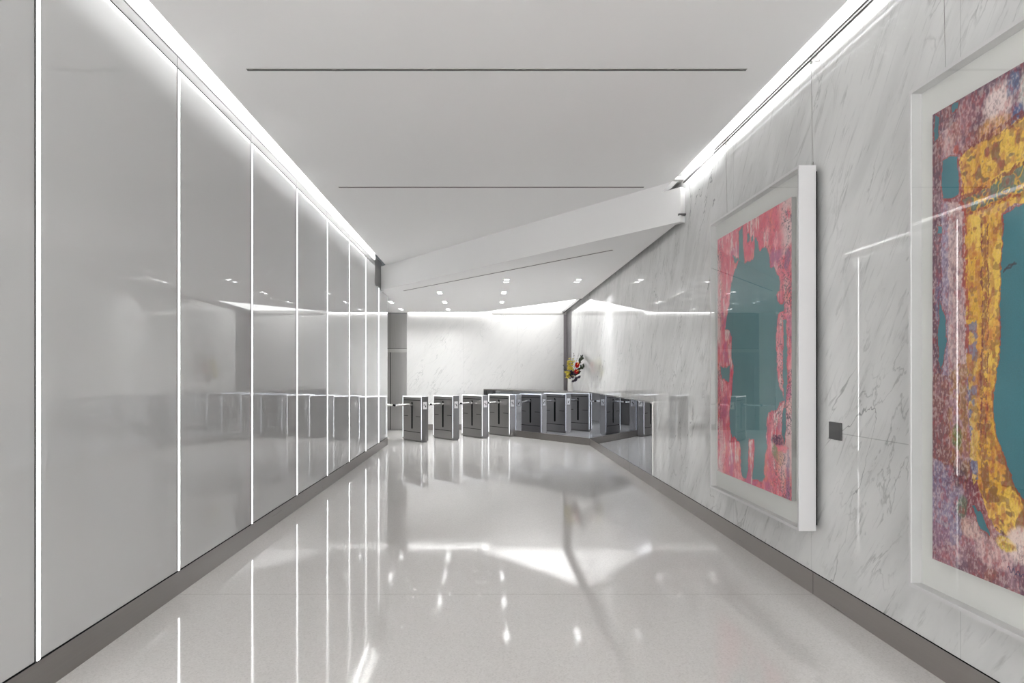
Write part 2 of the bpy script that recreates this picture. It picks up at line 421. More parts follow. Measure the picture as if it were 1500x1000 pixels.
# downlights in pairs of square apertures, each a recessed well in the lobby ceiling
rows = [(12.0, [(0.39, 'left'), (1.645, 'right')], 'row nearest the camera'),
        (13.74, [(-0.90, 'left'), (0.39, 'right')], 'second row'),
        (15.53, [(-2.12, 'leftmost'), (-0.902, 'middle'), (0.393, 'right')], 'third row'),
        (17.2, [(-2.1, 'left'), (-0.908, 'right')], 'row nearest the back wall')]
cut = MB()
w = 0.050; t = 0.005; dpt = 0.052
for (y, xs, rn) in rows:
    for (x, side) in xs:
        o = empty('ceiling_downlight', (x, y, ZC2))
        for sg in (-1, 1):
            yc = sg*0.14
            cut.box(x-w, x+w, y+yc-w, y+yc+w, ZC2-0.02, ZC2+dpt)
            f = MB(); q = w-0.0005
            f.box(-q, q, yc-q, yc-q+t, -0.002, dpt-0.004); f.box(-q, q, yc+q-t, yc+q, -0.002, dpt-0.004)
            f.box(-q, -q+t, yc-q+t, yc+q-t, -0.002, dpt-0.004); f.box(q-t, q, yc-q+t, yc+q-t, -0.002, dpt-0.004)
            fr = f.build('baffle', M_BAFFLE, o)
            MB().box(-q+t, q-t, yc-q+t, yc+q-t, 0.040, 0.044).build('lens', M_DOWN, fr)
        tag(o, 'twin square ceiling downlight, %s of the %s' % (side, rn), 'downlight', 'twin downlights of the lobby ceiling')
cutter = cut.build('cutter', M_CEIL)
md = lob.modifiers.new('wells', 'BOOLEAN'); md.operation = 'DIFFERENCE'; md.object = cutter; md.solver = 'EXACT'
dg = bpy.context.evaluated_depsgraph_get()
newme = bpy.data.meshes.new_from_object(lob.evaluated_get(dg))
lob.modifiers.clear(); lob.data = newme
cm = cutter.data; bpy.data.objects.remove(cutter); bpy.data.meshes.remove(cm)

# linear slots in the ceilings
def slot(p0, p1, z, label, clips):
    p0 = Vector(p0); p1 = Vector(p1); v = p1-p0; ln = v.length
    o = empty('ceiling_slot', (p0.x, p0.y, z), math.atan2(v.y, v.x))
    f = MB(); f.box(0, ln, -0.017, -0.010, -0.003, 0.0); f.box(0, ln, 0.010, 0.017, -0.003, 0.0)
    f.build('flange', M_GREYT, o)
    MB().box(0, ln, -0.010, 0.010, -0.0015, 0.0).build('slot_opening', M_BLACK, o)
    for c in clips:
        MB().box(c*ln-0.012, c*ln+0.012, -0.010, 0.010, -0.004, -0.001).build('clip', M_DARK, o)
    return tag(o, label, 'air diffuser', 'linear slots in the ceiling')
slot((-1.648, 4.737), (1.819, 4.737), ZC1, 'long thin dark slot across the hall ceiling, nearest the camera', [0.008, 0.175, 0.19, 0.357, 0.373, 0.54, 0.555, 0.69, 0.70, 0.845, 0.86, 0.99])
slot((-1.643, 7.695), (1.797, 7.695), ZC1, 'long thin dark slot across the hall ceiling, in front of the ceiling step', [0.01, 0.99])
slot((-1.586, 13.41), (1.696, 9.046), ZC2, 'thin dark slot running diagonally across the lower lobby ceiling', [])

# ------------------------------------------------------------------ turnstiles
TL, TW, TH = 0.87, 0.15, 0.99
def make_turnstile():
    root = empty('turnstile', (0, 0, 0))
    hl, hw = TL/2, TW/2
    MB().box(-hl+0.02, hl-0.015, -hw+0.012, hw-0.012, 0, 0.035).build('plinth', M_STEELE, root)
    cb = MB().box(-hl+0.004, hl-0.004, -hw+0.004, hw-0.004, 0.03, TH-0.004)
    for s in (-1, 1):
        x0, x1 = sorted((s*(hl-0.004), s*hl)); cb.box(x0, x1, -hw-0.006, hw+0.006, 0.03, TH)
    cb.build('cabinet', M_STEELE, root)
    e = 0.020
    for s in (-1, 1):
        y0, y1 = sorted((s*(hw-0.002), s*(hw+0.004)))
        sp = MB().box(-hl+e, hl-e, y0, y1, 0.03, TH-e).build('side_panel', M_STEELT, root)
        ya, yb = sorted((s*(hw+0.003), s*(hw+0.0055)))
        for (gx0, gx1, gz0, gz1) in ((-hl+0.07, hl-0.07, 0.895, 0.907), (-hl+0.07, -hl+0.25, 0.545, 0.555), (hl-0.26, hl-0.07, 0.545, 0.555), (-hl+0.07, hl-0.07, 0.20, 0.212)):
            MB().box(gx0, gx1, ya, yb, gz0, gz1).build('panel_groove', M_BLACK, sp)
        # drop slot with round ends
        pts = []
        r = 0.032
        for k in range(9):
            a = PI*k/8; pts.append((r*math.cos(a), 0.835+r*math.sin(a)))
        for k in range(9):
            a = PI+PI*k/8; pts.append((r*math.cos(a), 0.30+r*math.sin(a)))
        Mx = Matrix.Rotation(PI/2, 4, 'X')
        g = MB().prism(pts, -yb, -ya, Mx)
        g.build('arm_slot', M_BLACK, sp)
        # edge light : inverted U
        ye0, ye1 = sorted((s*(hw-0.014), s*(hw+0.006)))
        g = MB()
        g.box(-hl+0.004, -hl+e, ye0, ye1, 0.06, TH)
        g.box(hl-e, hl-0.004, ye0, ye1, 0.06, TH)
        g.box(-hl+e, hl-e, ye0, ye1, TH-e, TH)
        g.build('edge_light', M_EDGE, root)
        arm = MB().tube([(0, s*(hw-0.02), 0.80), (0, s*(hw+0.05), 0.803), (0, s*(hw+0.295), 0.797)], [0.026, 0.026, 0.021], 16).build('arm', M_CHROME, root, smooth=True)
        MB().tube([(0, s*(hw+0.0), 0.80), (0, s*(hw+0.03), 0.80)], 0.034, 16).build('arm_collar', M_ALU, arm, smooth=True)
        MB().tube([(0, s*(hw+0.295), 0.797), (0, s*(hw+0.318), 0.797)], [0.0225, 0.020], 16).build('arm_tip', M_BLACK, arm, smooth=True)
    # reader plates on both ends
    for s in (-1, 1):
        x0, x1 = sorted((s*(hl-0.005), s*(hl+0.003)))
        pl = MB().box(x0, x1, -0.047, 0.047, 0.715, 0.87, bevel=0.002).build('reader_plate', M_WHITE, root)
        # mark: a hand holding a card to the reader
        ic = [(-0.020, 0.815), (-0.008, 0.826), (0.006, 0.800), (0.021, 0.790), (0.024, 0.765), (0.014, 0.752), (0.004, 0.770), (-0.004, 0.795)]
        Mi = Matrix(((0, 0, 1, 0), (1, 0, 0, 0), (0, 1, 0, 0), (0, 0, 0, 1)))
        ia, ib = sorted((s*(hl+0.003), s*(hl+0.0045)))
        g = MB().prism(ic if s > 0 else [(-p[0], p[1]) for p in ic], ia, ib, Mi)
        g.prism([(-0.032*s, 0.812), (-0.022*s, 0.802), (-0.027*s, 0.796), (-0.037*s, 0.806)], ia, ib, Mi)
        g.build('reader_symbol', M_BLACK, pl)
    return root

def copy_tree(o, parent=None, skip=()):
    c = o.copy(); COL.objects.link(c)
    if parent: c.parent = parent
    for ch in list(o.children):
        if ch in skip: continue
        copy_tree(ch, c)
    return c

Bm = Vector((-0.364, 15.40))
def t_center(i):
    Bc = Bm + nrm*(0.797*(i-2.5))
    return Bc - d*0.435 + nrm*0.075
proto = make_turnstile()
far_arm = [ch for ch in proto.children if ch.name.startswith('arm') and ch.data.vertices[0].co.y > 0]
near_arm = [ch for ch in proto.children if ch.name.startswith('arm') and ch.data.vertices[0].co.y < 0]
tl = {0: 'steel turnstile behind the end of the glass wall, only its arm showing',
      1: 'brushed steel turnstile with lit edges, leftmost of the full ones, next to the lift',
      2: 'brushed steel turnstile with lit edges, second from the left of the full ones',
      3: 'brushed steel turnstile with lit edges, third from left, partly covering the last one',
      4: 'brushed steel turnstile with lit edges standing against the reception desk'}
for i in range(1, 5):
    o = proto if i == 1 else copy_tree(proto, None, far_arm if i == 4 else ())
    c = t_center(i)
    if i == 4: c = c - nrm*0.02
    o.location = (c.x, c.y, 0); o.rotation_euler = (0, 0, RZ)
    tag(o, tl[i], 'turnstile', 'row of steel turnstiles')
o = copy_tree(proto, None, near_arm)
C0 = Vector((-2.075, 14.42)); c = C0 - d*0.435 - nrm*0.075
o.location = (c.x, c.y, 0); o.rotation_euler = (0, 0, RZ)
tag(o, tl[0], 'turnstile', 'row of steel turnstiles')

near_arm[0].scale = (1, 1.33, 1)          # the wide lane beside the lift has the longer arms
for ch in o.children:
    if ch.name.startswith('arm'): ch.scale = (1, 1.2, 1)
# ------------------------------------------------------------------ reception desk
DH = 1.102
dk = empty('reception_desk', (1.1, desk(1.1), 0))
inv = Matrix.Translation((-1.1, -desk(1.1), 0))
xe = -0.02
P0 = Vector((XR, DY0)); P1 = Vector((xe, desk(xe)))
def off(p, k): return (p.x+nrm.x*k, p.y+nrm.y*k)
dl = (P1-P0).length
Mf = inv @ Matrix.Translation((P0.x, P0.y, 0)) @ Matrix.Rotation(math.atan2(P1.y-P0.y, P1.x-P0.x), 4, 'Z')
b = MB()
xw = XR-0.004
def strip_at(xa, xb, k0, k1):
    return [(xa, desk(xa)+k0/nrm.y), (xb, desk(xb)+k0/nrm.y), (xb, desk(xb)+k1/nrm.y), (xa, desk(xa)+k1/nrm.y)]
cuts = [xw, XR-0.44, XR-0.88, XR-1.32, XR-1.76, xe]
for a0, a1 in zip(cuts[:-1], cuts[1:]):
    b.prism(strip_at(a0-0.0008, a1+0.0008, 0.0, 0.03), BB, DH-0.028, inv)
b.build('front_panel', M_MIRROR, dk)
MB().prism(strip_at(xw, xe+0.004, -0.001, 0.03), 0, BB-0.004, inv).build('kick_plate', M_STEELX, dk)
b = MB()
for y0, y1 in ((8.86, 9.58), (9.58, 10.30), (10.30, 11.05), (11.05, 11.78), (11.78, 12.9), (12.9, DY0-0.008)):
    b.box(XR-0.006, XR-0.0005, y0+0.002, y1-0.002, BB, DH-0.012, inv)
b.build('side_panel', M_MIRROR, dk)
b = MB().box(XR-0.012, XR-0.0005, 8.84, DY0, DH-0.012, DH+0.004, inv)
b.box(XR-0.007, XR-0.0005, 8.84, 8.86, BB, DH-0.012, inv)
b.build('side_cap', M_ALU, dk)
dep = 0.95
q0 = Vector((XR-0.004, desk(XR-0.004)))
bk = Vector(off(P1, dep)); xr = XR-0.004
yr = bk.y+(xr-bk.x)*slope
b = MB().prism([(q0.x, q0.y), (P1.x, P1.y), (bk.x, bk.y), (xr, yr)], DH-0.028, DH, inv)
b.build('counter_top', M_ALU, dk)
e0 = Vector(off(P1, 0.03)); e1 = Vector(off(P1, dep))
MB().prism([(e0.x, e0.y), (e1.x, e1.y), (e1.x+d.x*0.03, e1.y+d.y*0.03), (e0.x+d.x*0.03, e0.y+d.y*0.03)], 0, DH-0.028, inv).build('end_panel', M_STEELV, dk)
tag(dk, 'long reception desk clad in dark mirror glass between the turnstiles and marble wall', 'desk')

# ------------------------------------------------------------------ vase and flowers
VX, VY = 1.884, 14.95
va = MB().lathe([(0.052, 0.0), (0.056, 0.01), (0.0605, 0.345), (0.059, 0.35), (0.053, 0.345), (0.050, 0.05), (0.002, 0.045)], 36).build('vase', M_VASE, loc=(VX, VY, DH), smooth=True)
tag(va, 'tall white cylindrical vase of flowers on the reception desk', 'vase')
VT = DH+0.34
def stem_path(ax, ay, az, n=6, sag=0.0):
    pts = []
    for i in range(n+1):
        t = i/n
        pts.append(Vector((ax*(t**1.4), ay*(t**1.4), -0.22+(az+0.22)*t)))
    return pts
def anthurium(ax, az, size, ang, label):
    o = empty('red_anthurium', (VX, VY, VT))
    MB().tube(stem_path(ax, -0.05, az), 0.004, 6).build('stem', M_LEAF, o)
    t = bmesh.new(); n = 28; rings = []
    for j in range(7):
        ring = []
        for k in range(n):
            a = 2*PI*k/n; rr = size*j/6
            hr = rr*(1-0.28*math.sin(a))*(0.86+0.14*abs(math.cos(a)))
            ring.append(Vector((hr*math.cos(a)*0.82, -0.03*(j/6)**2*math.sin(2*a)-0.022*(j/6)**2, hr*math.sin(a)*1.12)))
        rings.append(ring)
    vs = [[t.verts.new(p) for p in r] for r in rings[1:]]
    c = t.verts.new((0, 0, 0))
    for k in range(n):
        t.faces.new((c, vs[0][k], vs[0][(k+1) % n]))
        for j in range(len(vs)-1):
            t.faces.new((vs[j][k], vs[j+1][k], vs[j+1][(k+1) % n], vs[j][(k+1) % n]))
    bmesh.ops.solidify(t, geom=list(t.faces), thickness=0.003)
    Mt = Matrix.Translation((ax, -0.07, az)) @ Matrix.Rotation(ang, 4, 'Y')
    g = MB(); g._merge(t, Mt); g.build('spathe', M_RED, o, smooth=True)
    g = MB().tube([Vector((0, -0.012, -0.005)), Vector((0.01, -0.035, 0.03)), Vector((0.016, -0.04, 0.06))], [0.007, 0.007, 0.004], 8, Mt)
    g.build('spadix', M_SPAD, o, smooth=True)
    return tag(o, label, 'flower', 'flowers in the white vase')
anthurium(0.142, 0.245, 0.060, 0.25, 'upper red anthurium flower in the white vase')
anthurium(0.122, 0.095, 0.058, 0.75, 'lower red anthurium flower in the white vase')

def blossom(g, p, s, rnd):
    Mb = Matrix.Translation(p) @ Matrix.Rotation(rnd.uniform(0, 6.28), 4, 'Z') @ Matrix.Rotation(rnd.uniform(-1, 1), 4, 'X')
    for k in range(5):
        t = bmesh.new()
        bmesh.ops.create_uvsphere(t, u_segments=8, v_segments=5, radius=1)
        Mk = Mb @ Matrix.Rotation(2*PI*k/5, 4, 'Z') @ Matrix.Translation((s*0.6, 0, 0)) @ Matrix.Diagonal((s*0.62, s*0.42, s*0.2, 1))
        g._merge(t, Mk)
    t = bmesh.new(); bmesh.ops.create_uvsphere(t, u_segments=8, v_segments=5, radius=s*0.28); g._merge(t, Mb)
def orchid(ax, ay, az, lo, nb, label, seed):
    rnd = random.Random(seed)
    o = empty('yellow_orchid_spray', (VX, VY, VT))
    path = stem_path(ax, ay, az, 10)
    MB().tube(path, 0.004, 6).build('stem', M_LEAF, o)
    g = MB()
    for i in range(nb):
        t = lo+(1-lo)*i/(nb-1)
        q = path[0].lerp(path[-1], t) if False else path[min(10, int(t*10))].copy()
        q += Vector((rnd.uniform(-0.04, 0.04), rnd.uniform(-0.045, 0.02), rnd.uniform(-0.02, 0.02)))
        blossom(g, q, rnd.uniform(0.026, 0.034), rnd)
    g.build('blossoms', M_YEL, o, smooth=True)
    return tag(o, label, 'flower', 'flowers in the white vase')
orchid(-0.035, -0.06, 0.36, 0.40, 36, 'tall yellow orchid spray rising in the middle of the vase', 1)
orchid(0.055, -0.02, 0.36, 0.62, 14, 'yellow orchid spray leaning right behind the red anthuriums', 2)
orchid(-0.115, -0.08, 0.09, 0.60, 16, 'low yellow orchid spray hanging over the left of the vase rim', 3)

def branch(ax, ay, az, nl, ls, mat, label, seed, lo=0.4):
    rnd = random.Random(seed)
    o = empty('leafy_branch', (VX, VY, VT))
    path = stem_path(ax, ay, az, 10)
    MB().tube(path, [0.004]*8+[0.003, 0.002, 0.0015], 6).build('stem', M_TWIG, o)
    g = MB()
    for i in range(nl):
        t = lo+(1-lo)*i/max(1, nl-1)
        k = min(9, int(t*10)); p = path[k].lerp(path[k+1], t*10-k) if k < 10 else path[10]
        dr = (path[k+1]-path[k]).normalized()
        side = Vector((rnd.uniform(-1, 1), rnd.uniform(-1, 0.6), rnd.uniform(-0.5, 0.7)))
        dv = (dr*0.9+side*0.9).normalized()
        w = dv.cross(Vector((0.2, -1, 0.1))).normalized()
        L_ = ls*rnd.uniform(0.7, 1.2)
        t_ = bmesh.new()
        prof_ = [(0, 0.05), (0.25, 0.8), (0.55, 1.0), (0.8, 0.6), (1.0, 0.03)]
        pr = []
        for (u, ww) in prof_:
            cpt = p+dv*(L_*u)+Vector((0, 0, -0.15*L_*u*u))
            pr.append((t_.verts.new(cpt-w*(L_*0.2*ww)), t_.verts.new(cpt+w*(L_*0.2*ww))))
        for q0_, q1_ in zip(pr[:-1], pr[1:]):
            t_.faces.new((q0_[0], q0_[1], q1_[1], q1_[0]))
        bmesh.ops.solidify(t_, geom=list(t_.faces), thickness=0.0015)
        g._merge(t_)
    g.build('leaves', mat, o)
    return tag(o, label, 'plant stem', 'greenery in the white vase')
branch(0.255, -0.02, 0.40, 26, 0.078, M_LEAF, 'dark leafy branch reaching highest to the right of the flowers', 11, 0.62)
branch(0.265, -0.06, 0.20, 30, 0.085, M_LEAF, 'dark leafy branch pointing right beside the lower anthurium', 12, 0.5)
branch(0.16, -0.10, -0.02, 24, 0.08, M_PURP, 'dark purple leafy sprig drooping to the right of the vase', 13, 0.3)
branch(0.02, -0.10, 0.06, 34, 0.10, M_PURP, 'dark purple leafy sprig at the front of the vase rim', 14, 0.4)
branch(-0.15, -0.03, 0.22, 16, 0.055, M_LEAF, 'dark leafy branch pointing left over the metal corner', 15, 0.5)
branch(0.08, 0.02, 0.47, 5, 0.035, M_TWIG, 'thin bare twig standing up behind the yellow orchids', 16, 0.7)
branch(0.19, 0.03, 0.47, 5, 0.03, M_TWIG, 'thin bare twig rising between orchids and anthuriums', 17, 0.7)

# ------------------------------------------------------------------ artworks
FY, FZ0, FZ1 = 1.735, 0.444, 2.807          # frame width and bottom / top heights
FX0, FX1 = 2.031, 2.143                      # front and back of the frame
PX = 2.050                                   # picture surface
PW, PZ0, PZ1 = 1.444, 0.612, 2.640

def vnoise(u, v, sc, seed):
    rs = np.random.RandomState(seed)
    x = u*sc; y = v*sc
    n = 96
    g = rs.rand(n, n)
    xi = np.floor(x).astype(int); yi = np.floor(y).astype(int)
    xf = x-xi; yf = y-yi
    xf = xf*xf*(3-2*xf); yf = yf*yf*(3-2*yf)
    a = g[xi % n, yi % n]; b_ = g[(xi+1) % n, yi % n]; c_ = g[xi % n, (yi+1) % n]; d_ = g[(xi+1) % n, (yi+1) % n]
    return (a*(1-xf)+b_*xf)*(1-yf)+(c_*(1-xf)+d_*xf)*yf
def fbm(u, v, sc, seed, oc=4):
    s = 0; a = 0.5; tot = 0
    for i in range(oc):
        s = s+a*vnoise(u+3.1*i, v+1.7*i, sc*(2**i), seed+i); tot += a; a *= 0.55
    return s/tot
def inpoly(u, v, poly):
    r = np.zeros(u.shape, bool); n = len(poly)
    for i in range(n):
        x1, y1 = poly[i]; x2, y2 = poly[(i+1) % n]
        if y1 == y2: continue
        c_ = ((y1 > v) != (y2 > v)) & (u < (x2-x1)*(v-y1)/(y2-y1)+x1)
        r ^= c_
    return r
def sm(x, a, b_):
    t = np.clip((x-a)/(b_-a), 0, 1); return t*t*(3-2*t)
def s2l(c):
    return tuple(((x/255)/12.92 if x/255 <= 0.04045 else ((x/255+0.055)/1.055)**2.4) for x in c)
def mixc(img, col, m):
    c = np.array(s2l(col)); m = m[..., None]
    return img*(1-m)+c*m
def uv_of(px, py, yfar):
    """where a spot of the picture sits on its own sheet: metres from the far edge, metres above the bottom"""
    Z = PX*1000/(px-709.5)
    return (yfar-Z, H-(py-549.5)*Z/1000-PZ0)

def grid_uv(nu, nv):
    u = np.linspace(0, PW, nu); v = np.linspace(0, PZ1-PZ0, nv)
    return np.meshgrid(u, v, indexing='ij')

def blot(img, wu, wv, yf, cx, cy, rx, ry, col, k=1.0, pat=None):
    a, b_ = uv_of(cx, cy, yf)
    m = sm(-(((wu-a)/rx)**2+((wv-b_)/ry)**2), -1.5, -0.5)*k
    if pat is not None: m = m*pat
    return mixc(img, col, m)
def patch(img, wu, wv, yf, pl, col, k=1.0, pat=None):
    m = inpoly(wu, wv, [uv_of(a, b_, yf) for a, b_ in pl]).astype(float)*k
    if pat is not None: m = m*pat
    return mixc(img, col, m), m
def seg_dist(wu, wv, yf, pl):
    q = [uv_of(a, b_, yf) for a, b_ in pl]
    dist = np.full(wu.shape, 9.0)
    for (x1, y1), (x2, y2) in zip(q[:-1], q[1:]):
        tt = np.clip(((wu-x1)*(x2-x1)+(wv-y1)*(y2-y1))/((x2-x1)**2+(y2-y1)**2), 0, 1)
        dist = np.minimum(dist, np.hypot(wu-x1-tt*(x2-x1), wv-y1-tt*(y2-y1)))
    return dist

def picture_pink(u, v):
    W, Hh = PW, PZ1-PZ0; yf = 5.994
    wu = u+0.020*(fbm(u, v, 14, 3)-0.5)*2+0.012*(fbm(u, v, 50, 5)-0.5)*2
    wv = v+0.030*(fbm(u, v, 12, 9)-0.5)*2+0.014*(fbm(u, v, 45, 6)-0.5)*2
    base = np.zeros(u.shape+(3,)); base[:] = s2l((226, 104, 124))
    n1 = fbm(u*1.8, v*0.7, 7, 21); n2 = fbm(u*1.3, v*0.8, 16, 31); n3 = fbm(u, v, 95, 41, 2); n4 = fbm(u*1.2, v, 45, 45, 3)
    base = mixc(base, (242, 164, 176), sm(n1, 0.50, 0.66)*0.9)
    base = mixc(base, (220, 74, 100), sm(n2, 0.52, 0.62)*0.85)
    base = mixc(base, (186, 84, 140), sm(fbm(u, v, 6, 51), 0.58, 0.72)*0.6)
    base = mixc(base, (238, 216, 214), sm(fbm(u*2.6, v*0.5, 10, 61), 0.58, 0.68)*0.85)
    base = mixc(base, (232, 126, 110), sm(fbm(u, v, 8, 71), 0.60, 0.72)*0.6)
    base = mixc(base, (204, 92, 120), sm(n4, 0.55, 0.62)*0.5)
    # pale printed borders with a fine dark pattern near both edges
    pale = np.clip(sm(u, W*0.83, W*0.95)*sm(fbm(u, v*0.8, 4, 85), 0.40, 0.55)+sm(-u, -W*0.10, -W*0.02)*sm(fbm(u, v*0.7, 5, 86), 0.40, 0.55)*0.9, 0, 1)
    base = mixc(base, (232, 204, 204), pale*0.85)
    dens = np.clip(sm(u, W*0.66, W*0.96)*0.95+sm(-u, -W*0.14, 0)*0.7, 0, 1)*sm(fbm(u, v, 5, 81), 0.36, 0.52)
    line = np.abs(fbm(u*1.1, v, 48, 91, 2)-0.5)
    base = mixc(base, (92, 44, 66), sm(-line, -0.05, -0.02)*np.clip(dens+0.16, 0, 1)*0.85)
    base = mixc(base, (58, 40, 66), sm(n3, 0.60, 0.66)*dens*0.9)
    ol = np.abs(fbm(u*1.4, v*0.8, 7, 101, 3)-0.52)
    base = mixc(base, (150, 44, 70), sm(-ol, -0.012, -0.005)*0.5)
    for (cx, cy, rx, ry, col, k) in ((1136, 663, 0.05, 0.06, (112, 126, 76), 0.9), (1139, 646, 0.10, 0.035, (74, 40, 84), 0.9), (1155, 700, 0.03, 0.20, (98, 74, 132), 0.6),
                                  (1154, 380, 0.05, 0.07, (100, 78, 124), 0.7), (1137, 374, 0.11, 0.04, (176, 92, 138), 0.8), (1143, 668, 0.05, 0.06, (196, 150, 110), 0.6),
                                  (1140, 715, 0.05, 0.10, (228, 96, 118), 0.8), (1146, 655, 0.10, 0.022, (236, 110, 128), 0.8), (1060, 600, 0.10, 0.10, (190, 70, 120), 0.5),
                                  (1057, 660, 0.05, 0.25, (236, 196, 204), 0.6)):
        base = blot(base, wu, wv, yf, cx, cy, rx, ry, col, k*0.95, 0.55+0.45*(n3 < 0.55))
    tcol = np.zeros(u.shape+(3,)); tcol[:] = s2l((76, 122, 130))
    tcol = mixc(tcol, (88, 134, 140), fbm(u, v, 4, 111))
    pts = [(1082, 336), (1088, 330), (1089, 360), (1092, 388), (1098, 383), (1104, 378), (1107, 350), (1109, 345), (1113, 366), (1117, 363), (1124, 362), (1127, 378), (1129, 392), (1135, 393), (1141, 402), (1143, 415), (1143, 425), (1138, 430), (1141, 440), (1146, 447), (1150, 440), (1149, 455), (1140, 460), (1137, 490), (1138, 530), (1141, 560), (1147, 572), (1150, 585), (1141, 592), (1140, 600), (1134, 605), (1126, 602), (1124, 615), (1122, 640), (1125, 652), (1121, 668), (1120, 690), (1121, 700), (1116, 709), (1102, 703), (1104, 680), (1106, 645), (1098, 642), (1096, 690), (1094, 702), (1088, 697), (1085, 680), (1085, 650), (1080, 645), (1074, 640), (1070, 630), (1069, 600), (1073, 570), (1075, 545), (1072, 520), (1072, 490), (1066, 480), (1062, 482), (1068, 450), (1071, 420), (1077, 393), (1083, 385), (1083, 360)]
    polys = [pts, [(1074, 375), (1082, 380), (1082, 386), (1076, 384)], [(1056, 538), (1070, 534), (1068, 560), (1058, 556)], [(1095, 345), (1099, 342), (1098, 352), (1095, 354)], [(1101, 345), (1104, 342), (1104, 350), (1101, 352)],
             [(1148, 470), (1153, 468), (1154, 560), (1151, 600), (1148, 560)], [(1146, 600), (1152, 592), (1151, 650), (1146, 640)]]
    teal = np.zeros(u.shape, bool); fat = np.zeros(u.shape, bool)
    for pl in polys:
        q = [uv_of(a, b_, yf) for a, b_ in pl]
        teal |= inpoly(wu, wv, q)
        for du, dv in ((0.009, 0), (-0.009, 0), (0, 0.011), (0, -0.011)):
            fat |= inpoly(wu+du, wv+dv, q)
    base = mixc(base, (206, 52, 72), (fat & ~teal)*0.65)
    return np.where(teal[..., None], tcol, base)

def picture_gold(u, v):
    W, Hh = PW, PZ1-PZ0; yf = 3.123
    um = np.where(u > W*0.5, W-u, u)          # the border returns on the near side of the sheet
    wu = um+0.014*(fbm(u, v, 12, 203)-0.5)*2+0.008*(fbm(u, v, 50, 205)-0.5)*2
    wv = v+0.018*(fbm(u, v, 11, 209)-0.5)*2+0.010*(fbm(u, v, 45, 206)-0.5)*2
    n1 = fbm(u*1.8, v*0.8, 6, 221); n2 = fbm(u*1.8, v*0.7, 13, 231); n3 = fbm(u*1.3, v*0.8, 100, 241, 2); n4 = fbm(u*1.5, v*0.7, 32, 245, 4); n5 = fbm(u*1.2, v, 60, 247, 3)
    img = np.zeros(u.shape+(3,)); img[:] = s2l((140, 92, 104))
    img = mixc(img, (176, 138, 150), sm(n1, 0.45, 0.62)*0.9)
    img = mixc(img, (100, 66, 92), sm(n2, 0.52, 0.62)*0.7)
    img = mixc(img, (170, 100, 76), sm(fbm(u*1.5, v, 9, 255), 0.56, 0.68)*0.6)
    P = lambda pl, col, k=1.0, pat=None: patch(img, wu, wv, yf, pl, col, k, pat)
    B = lambda *a, **kw: blot(img, wu, wv, yf, *a, **kw)
    soft = 0.55+0.45*sm(n4, 0.40, 0.56)
    img, _ = P([(1366, 150), (1520, 40), (1520, 120), (1440, 140), (1366, 205)], (96, 66, 92), 0.85, soft)
    img, _ = P([(1364, 200), (1378, 200), (1379, 560), (1366, 560)], (94, 60, 80), 0.8, soft)
    img, _ = P([(1378, 296), (1393, 296), (1394, 560), (1380, 560)], (160, 150, 178), 0.8, soft)
    img, _ = P([(1388, 296), (1413, 296), (1416, 545), (1389, 545)], (206, 178, 178), 0.92, soft)
    img, _ = P([(1388, 540), (1416, 530), (1422, 720), (1392, 720)], (168, 120, 56), 0.75, sm(n4, 0.44, 0.54))
    img, _ = P([(1366, 550), (1390, 550), (1392, 680), (1368, 680)], (138, 84, 78), 0.8, soft)
    img, _ = P([(1366, 670), (1412, 690), (1408, 800), (1366, 800)], (146, 140, 172), 0.75, soft)
    img, _ = P([(1412, 700), (1430, 690), (1445, 750), (1420, 760)], (128, 30, 48), 0.8, soft)
    img, _ = P([(1366, 760), (1390, 770), (1396, 850), (1366, 850)], (150, 96, 120), 0.7, soft)
    img = B(1402, 640, 0.03, 0.05, (92, 130, 62), 0.7); img = B(1410, 740, 0.03, 0.05, (84, 124, 76), 0.6)
    img = B(1404, 690, 0.05, 0.06, (96, 54, 56), 0.8, pat=soft)
    img = B(1390, 215, 0.03, 0.10, (212, 184, 186), 0.75, pat=soft); img = B(1418, 165, 0.07, 0.07, (172, 112, 120), 0.6, pat=soft)
    img = B(1462, 150, 0.075, 0.075, (226, 206, 204), 0.95); img = B(1500, 138, 0.03, 0.08, (204, 204, 200), 0.8)
    img = B(1490, 172, 0.03, 0.055, (74, 96, 146), 0.95); img = B(1483, 122, 0.03, 0.05, (88, 108, 146), 0.85); img = B(1374, 440, 0.02, 0.12, (96, 104, 150), 0.5)
    img = B(1456, 190, 0.09, 0.05, (216, 160, 84), 0.8, pat=soft); img = B(1425, 208, 0.05, 0.05, (150, 78, 70), 0.7, pat=soft); img = B(1400, 217, 0.02, 0.02, (190, 70, 40), 0.8)
    # ornate yellow arch: top rail, lace strip, leg, spreading foot
    arch = [(1407, 228), (1446, 205), (1500, 172), (1560, 150), (1560, 300), (1485, 300), (1468, 316), (1466, 350), (1466, 480), (1463, 520), (1457, 580), (1459, 625), (1472, 665), (1492, 720), (1520, 770), (1520, 812), (1462, 778), (1446, 750), (1432, 712), (1424, 610), (1414, 500), (1414, 400), (1413, 330), (1409, 290)]
    img, band = P(arch, (222, 174, 58))
    img = mixc(img, (238, 204, 92), band*sm(n1, 0.48, 0.62)*0.75)
    img = mixc(img, (216, 136, 62), band*sm(fbm(u, v, 9, 261), 0.53, 0.64)*0.5)
    img, bl = P([(1413, 480), (1431, 470), (1433, 700), (1424, 712), (1420, 600)], (112, 122, 156), 0.85)
    img = mixc(img, (226, 186, 74), bl*sm(fbm(u, v, 22, 263, 3), 0.52, 0.57))
    img, lc = P([(1412, 292), (1450, 272), (1500, 244), (1520, 262), (1500, 276), (1452, 296), (1414, 312)], (70, 108, 104), 0.9)
    lace = np.abs(fbm(u, v, 34, 265, 2)-0.5)
